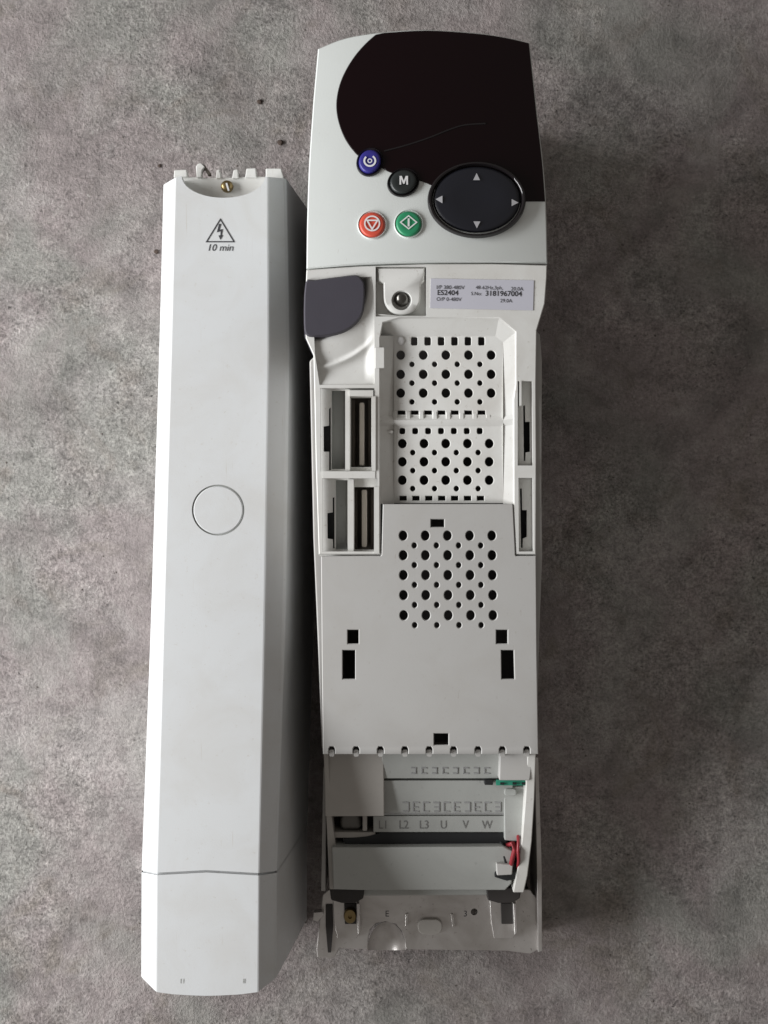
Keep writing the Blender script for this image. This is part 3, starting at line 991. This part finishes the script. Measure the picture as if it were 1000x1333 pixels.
def build_shell(y0, y1, top_pts, bot_pts, holes, name, ol0, ol1, or0, or1, lines=()):
    bm = bmesh.new()
    ys = [y0 + (y1 - y0) * k / 12 for k in range(13)]
    lf = [(edge(FL, y), y) for y in ys]
    rt = [(edge(FR, y), y) for y in ys]
    outline = list(top_pts) + rt[1:-1] + list(reversed(bot_pts)) + list(reversed(lf[1:-1]))
    zf = zc
    pts = [Vector(p) for p in outline]
    m = len(pts)
    edges = [(i, (i + 1) % m) for i in range(m)]
    for h in holes:
        b0 = len(pts); pts += [Vector(p) for p in h]
        edges += [(b0 + i, b0 + (i + 1) % len(h)) for i in range(len(h))]
    vo, eo, fo, ov, oe, of = delaunay_2d_cdt(pts, edges, [], 0, 1e-5)
    vm = {}
    for i, s in enumerate(ov):
        for q in s:
            vm[q] = i
    bv = {}
    def V(i):
        if i not in bv:
            bv[i] = bm.verts.new(P(vo[i].x, vo[i].y, zf(vo[i].x, vo[i].y)))
        return bv[i]
    for f in fo:
        c = (sum(vo[i].x for i in f) / 3, sum(vo[i].y for i in f) / 3)
        if inside(c, outline) and not any(inside(c, h) for h in holes):
            bm.faces.new([V(i) for i in f])
    for h_i, h in enumerate(holes):
        base = m + sum(len(q) for q in holes[:h_i])
        dn = []
        for p in h:
            w = P(p[0], p[1], zf(*p)); dn.append(bm.verts.new((w.x, w.y, w.z - 0.0012)))
        for i in range(len(h)):
            j = (i + 1) % len(h)
            bm.faces.new((V(vm[base + i]), V(vm[base + j]), dn[j], dn[i]))
    top_v = [V(vm[i]) for i in range(m)]
    nt, nb = len(top_pts), len(bot_pts)
    right_chain = [top_v[nt - 1]] + top_v[nt:nt + len(rt) - 2] + [top_v[nt + len(rt) - 2]]
    left_chain = [top_v[0]] + list(reversed(top_v[m - (len(lf) - 2):])) + [top_v[nt + len(rt) - 2 + nb - 1]]
    ends = {}
    for side, chain, tbl, a0, a1 in (('L', left_chain, OL, ol0, ol1), ('R', right_chain, OR_, or0, or1)):
        mid, bot = [], []
        k = len(chain) - 1
        for i in range(len(chain)):
            y = a0 + (a1 - a0) * i / k
            x = edge(tbl, y)
            w = P(x, y, zc2(x, y))
            mid.append(bm.verts.new(w))
            dx = -0.002 if side == 'L' else 0.010
            bot.append(bm.verts.new((w.x + dx, w.y, 0.0006)))
        # rounded shoulder between the flat face and the chamfer, and above the side wall
        prev = chain
        for fx, fh in ((0.07, 0.022), (0.13, 0.065), (0.18, 0.12), (0.86, 0.78), (0.94, 0.90), (0.98, 0.96)):
            cur = [bm.verts.new((c_.co.x + (m_.co.x - c_.co.x) * fx, c_.co.y + (m_.co.y - c_.co.y) * fx, c_.co.z + (m_.co.z - c_.co.z) * fh)) for c_, m_ in zip(chain, mid)]
            for i in range(k):
                bm.faces.new((prev[i], prev[i + 1], cur[i + 1], cur[i]))
            ends.setdefault(side + 'x', []).append((cur[0], cur[-1]))
            prev = cur
        for i in range(k):
            bm.faces.new((prev[i], prev[i + 1], mid[i + 1], mid[i]))
            bm.faces.new((mid[i], mid[i + 1], bot[i + 1], bot[i]))
        ends[side] = (mid, bot)
    # far and near end walls
    return bm, top_v, ends, nt, len(rt), nb

# scooped top edge
def arcpt(k, n=20):
    a = math.pi * k / n
    return (291 - 54.5 * math.cos(a), 229 + 28.5 * math.sin(a))
top_pts = [(229.5, 231)] + [(236.5, 229)] + [arcpt(k) for k in range(1, 20)] + [(345.5, 229)] + [(347.5, 230.5)]
bot_pts = [(edge(FL, 1136.5), 1136.0), (269, 1132.6), (edge(FR, 1136.5), 1136.4)]
knock = circ(284, 664, 34.2, 33.2, 48)
bm, tv, ends, nt, nr, nb = build_shell(231, 1136.5, top_pts, bot_pts, [knock], 'shell', 241, 1132.6, 233, 1133.2)
# end wall following the scoop
rim = tv[:nt]
dn = [bm.verts.new((v.co.x, v.co.y, v.co.z - 0.011)) for v in rim]
for i in range(nt - 1):
    bm.faces.new((rim[i], rim[i + 1], dn[i + 1], dn[i]))
bm.faces.new([rim[0], dn[0], ends['L'][0][0]] + [e[0] for e in reversed(ends['Lx'])]); bm.faces.new([rim[-1], dn[-1], ends['R'][0][0]] + [e[0] for e in reversed(ends['Rx'])])
bmesh.ops.recalc_face_normals(bm, faces=bm.faces)
if sum(f.normal.z * f.calc_area() for f in bm.faces) < 0:
    bmesh.ops.reverse_faces(bm, faces=bm.faces)
shell_o = obj('cover_shell', bm, M_cover, cover, smooth_angle=6, fix=False)

# end section below the joint
facet(shell_o, zc)
top2 = [(edge(FL, 1139), 1139.2), (269, 1135.8), (edge(FR, 1139), 1139.6)]
bot2 = [(204.5, 1291.5)] + smooth([(225, 1294.3), (269, 1296.3), (312, 1294.5)], 3) + [(335, 1291.5)]
bm, tv, ends, nt2, nr2, nb2 = build_shell(1139, 1291.5, top2, bot2, [], 'end', 1135.2, 1271, 1135.8, 1272)
mtop = tv[nt2 + nr2 - 2: nt2 + nr2 - 2 + nb2]
dn = [bm.verts.new((v.co.x, v.co.y - 0.001, 0.0006)) for v in mtop]
for i in range(nb2 - 1):
    bm.faces.new((mtop[i], mtop[i + 1], dn[i + 1], dn[i]))
rL, rR = dn[-1], dn[0]
bm.faces.new([mtop[-1]] + [e[1] for e in ends['Lx']] + [ends['L'][0][-1], ends['L'][1][-1], dn[-1]])
bm.faces.new([mtop[0]] + [e[1] for e in ends['Rx']] + [ends['R'][0][-1], ends['R'][1][-1], dn[0]])
bmesh.ops.recalc_face_normals(bm, faces=bm.faces)
if sum(f.normal.z * f.calc_area() for f in bm.faces) < 0:
    bmesh.ops.reverse_faces(bm, faces=bm.faces)
end_o = obj('cover_end', bm, M_cover, cover, smooth_angle=6, fix=False)

facet(end_o, zc)
# strip below the joint so that the groove has a bottom
bm = bmesh.new()
solid(bm, [(edge(FL, 1125), 1125), (edge(FR, 1125), 1125), (edge(FR, 1150), 1150), (edge(FL, 1150), 1150)], off(zc, -0.0016), t=0.001)
vs = []
for (a, b_, y) in ((FL, OL, 0), (FR, OR_, 0)):
    q = []
    for yy in (1125, 1150):
        w = P(edge(a, yy), yy, zc(0, yy) - 0.0016); q.append(bm.verts.new(w))
    for yy in (1146, 1121):
        x = edge(b_, yy) + (1.5 if a is FL else -1.5)
        w = P(x, yy, zc2(0, yy) - 0.001); q.append(bm.verts.new(w))
    bm.faces.new(q)
def wpt(py, out):
    w = P(edge(OR_, py), py, zc2(0, py))
    return w, Vector((w.x + 0.010 + out, w.y, 0.0006))
qa, qb = wpt(1124, -0.0003), wpt(1146, -0.0003)
bm.faces.new([bm.verts.new(v) for v in (qa[0] + Vector((-0.0003, 0, 0)), qb[0] + Vector((-0.0003, 0, 0)), qb[1], qa[1])])
obj('joint_strip', bm, M_cover, cover)

# round knockout and the groove floor round it
bm = bmesh.new()
solid(bm, circ(284, 664, 32.4, 31.4, 48), zc, t=0.0013, lip=(1.3, 0.0006))
ko = obj('knockout_disc', bm, M_cover, cover)
bm = bmesh.new()
solid(bm, circ(284, 664, 36, 35, 48), off(zc, -0.0010), t=0.001)
obj('groove_floor', bm, M_term, ko)

# inner ledge, catches and brass screw at the scooped end
zi = off(zc, -0.010)
bm = bmesh.new()
solid(bm, [(229, 229), (246, 230), (262, 231), (300, 231), (336, 229), (372, 233), (366, 262), (218, 262), (216, 246)], zi, t=0.004, grid=None)
ledge = obj('inner_ledge', bm, M_house, cover, bev=0.0006)
for q in ([(227, 221), (243, 220.5), (244, 230), (226, 231)], [(282, 221), (286, 220), (288, 232), (281, 232)],
          [(304, 221), (309.5, 220), (310.5, 232), (302, 232)], [(321, 219), (333, 218.5), (334, 231), (319, 231)],
          [(346, 219), (366, 219), (370, 233), (346, 231)]):
    bm = bmesh.new()
    solid(bm, q, off(zi, 0.0015), t=0.006)
    obj('edge_catch', bm, M_house, cover, bev=0.0005)
bm = bmesh.new()
solid(bm, [(255, 216), (258, 212.5), (262, 212), (267, 217), (263, 221), (262, 231), (256, 231)], off(zi, 0.002), t=0.005)
obj('catch_hook', bm, M_house, cover, bev=0.0005)
bm = bmesh.new()
solid(bm, [(262, 213), (266, 214), (275, 226), (271, 228)], off(zi, 0.0005), t=0.004)
obj('hook_spring', bm, M_slot, cover, bev=0.0004)
bm = bmesh.new()
disc(bm, 296, 243.5, 8, 7.6, zi, [(1.0, -0.001), (1.0, 0.0018), (0.88, 0.0028), (0.5, 0.0033), (0, 0.0035)], 24)
sc = obj('screw', bm, M_brass, cover, smooth_angle=50)
bm = bmesh.new()
solid(bm, [(293.6, 238.6), (295.8, 238), (298.8, 247.8), (296.6, 248.4)], off(zi, 0.0037), t=0.001)
obj('screw_slot', bm, M_white, sc)

# printed warning
bm = bmesh.new()
tri = [(287, 285.5), (304.8, 314.8), (269, 314.8)]
strip(bm, tri, zc, 1.5, 0.0002, True)
up_faces(bm); warn = obj('warning_triangle', bm, M_ink, cover, fix=False)
bm = bmesh.new()
flat(bm, [(285.2, 291.5), (288.2, 291.5), (285.8, 299.2), (290.2, 298.2), (288.6, 307), (287.0, 307), (287.4, 301.2), (282.4, 302.6)], zc, 0.0002)
flat(bm, [(284.6, 306.6), (290.6, 306.2), (287.2, 312.4)], zc, 0.0002)
up_faces(bm); obj('lightning_bolt', bm, M_ink, warn, fix=False)
bm = bmesh.new()
text(bm, '10 min', 286.5, 326.6, 12.6, zc, 0.0002, shear=0.22, align='CENTER')
up_faces(bm); obj('printed_text', bm, M_ink, cover, fix=False)

bm = bmesh.new()
for x in (235, 238.5, 316.5, 318.5):
    flat(bm, [(x, 1274), (x + 0.9, 1274), (x + 0.6, 1280), (x - 0.2, 1280)], zc, 0.0002)
up_faces(bm); obj('scuff_mark', bm, M_term, end_o, fix=False)['kind'] = 'stuff'

# ------------------------------------------------------------------ loose grit and crumbs on the floor
ROOT['loc'] = Vector((0, 0, 0))
bm = bmesh.new()
for k in range(900):
    x, y = random.uniform(-0.26, 0.26), random.uniform(-0.34, 0.34)
    r = 0.00022 + 0.0006 * random.random() ** 5
    a0 = random.random() * 6.28
    base = [bm.verts.new((x + r * random.uniform(0.6, 1.2) * math.cos(a0 + i * 1.2566), y + r * random.uniform(0.6, 1.2) * math.sin(a0 + i * 1.2566), 0.0)) for i in range(5)]
    tip = bm.verts.new((x + random.uniform(-.3, .3) * r, y + random.uniform(-.3, .3) * r, r * 0.9))
    for i in range(5):
        bm.faces.new((base[i], base[(i + 1) % 5], tip))
g = obj('loose_grit', bm, M_grit, smooth_angle=10)
g['kind'] = 'stuff'; g['label'] = 'fine loose grit scattered over the concrete floor'; g['category'] = 'grit'

def crumb(px, py, r, label, m):
    ROOT['loc'] = P(px, py, 0)
    bm = bmesh.new()
    bmesh.ops.create_icosphere(bm, subdivisions=2, radius=r)
    for v in bm.verts:
        v.co *= random.uniform(0.72, 1.2)
        v.co.z = max(-r * 0.4, v.co.z * 0.6)
    bmesh.ops.translate(bm, verts=bm.verts, vec=P(px, py, 0) + Vector((0, 0, r * 0.38)))
    o = obj('grit_crumb', bm, m, smooth_angle=20)
    o.location = P(px, py, 0)
    o['label'] = label; o['category'] = 'grit'
    o['group'] = 'grit crumbs on the concrete'
crumb(365, 186, 0.0019, 'larger dark brown crumb on the concrete just above the white cover', M_crumb)
crumb(338, 133, 0.0016, 'dark crumb farther up the floor, above the larger brown one', M_crumb)
crumb(208, 216, 0.0011, 'tiny dark crumb beside the upper left corner of the white cover', M_crumb)
crumb(204, 328, 0.0014, 'dark crumb touching the left edge of the white cover by the triangle', M_crumb)
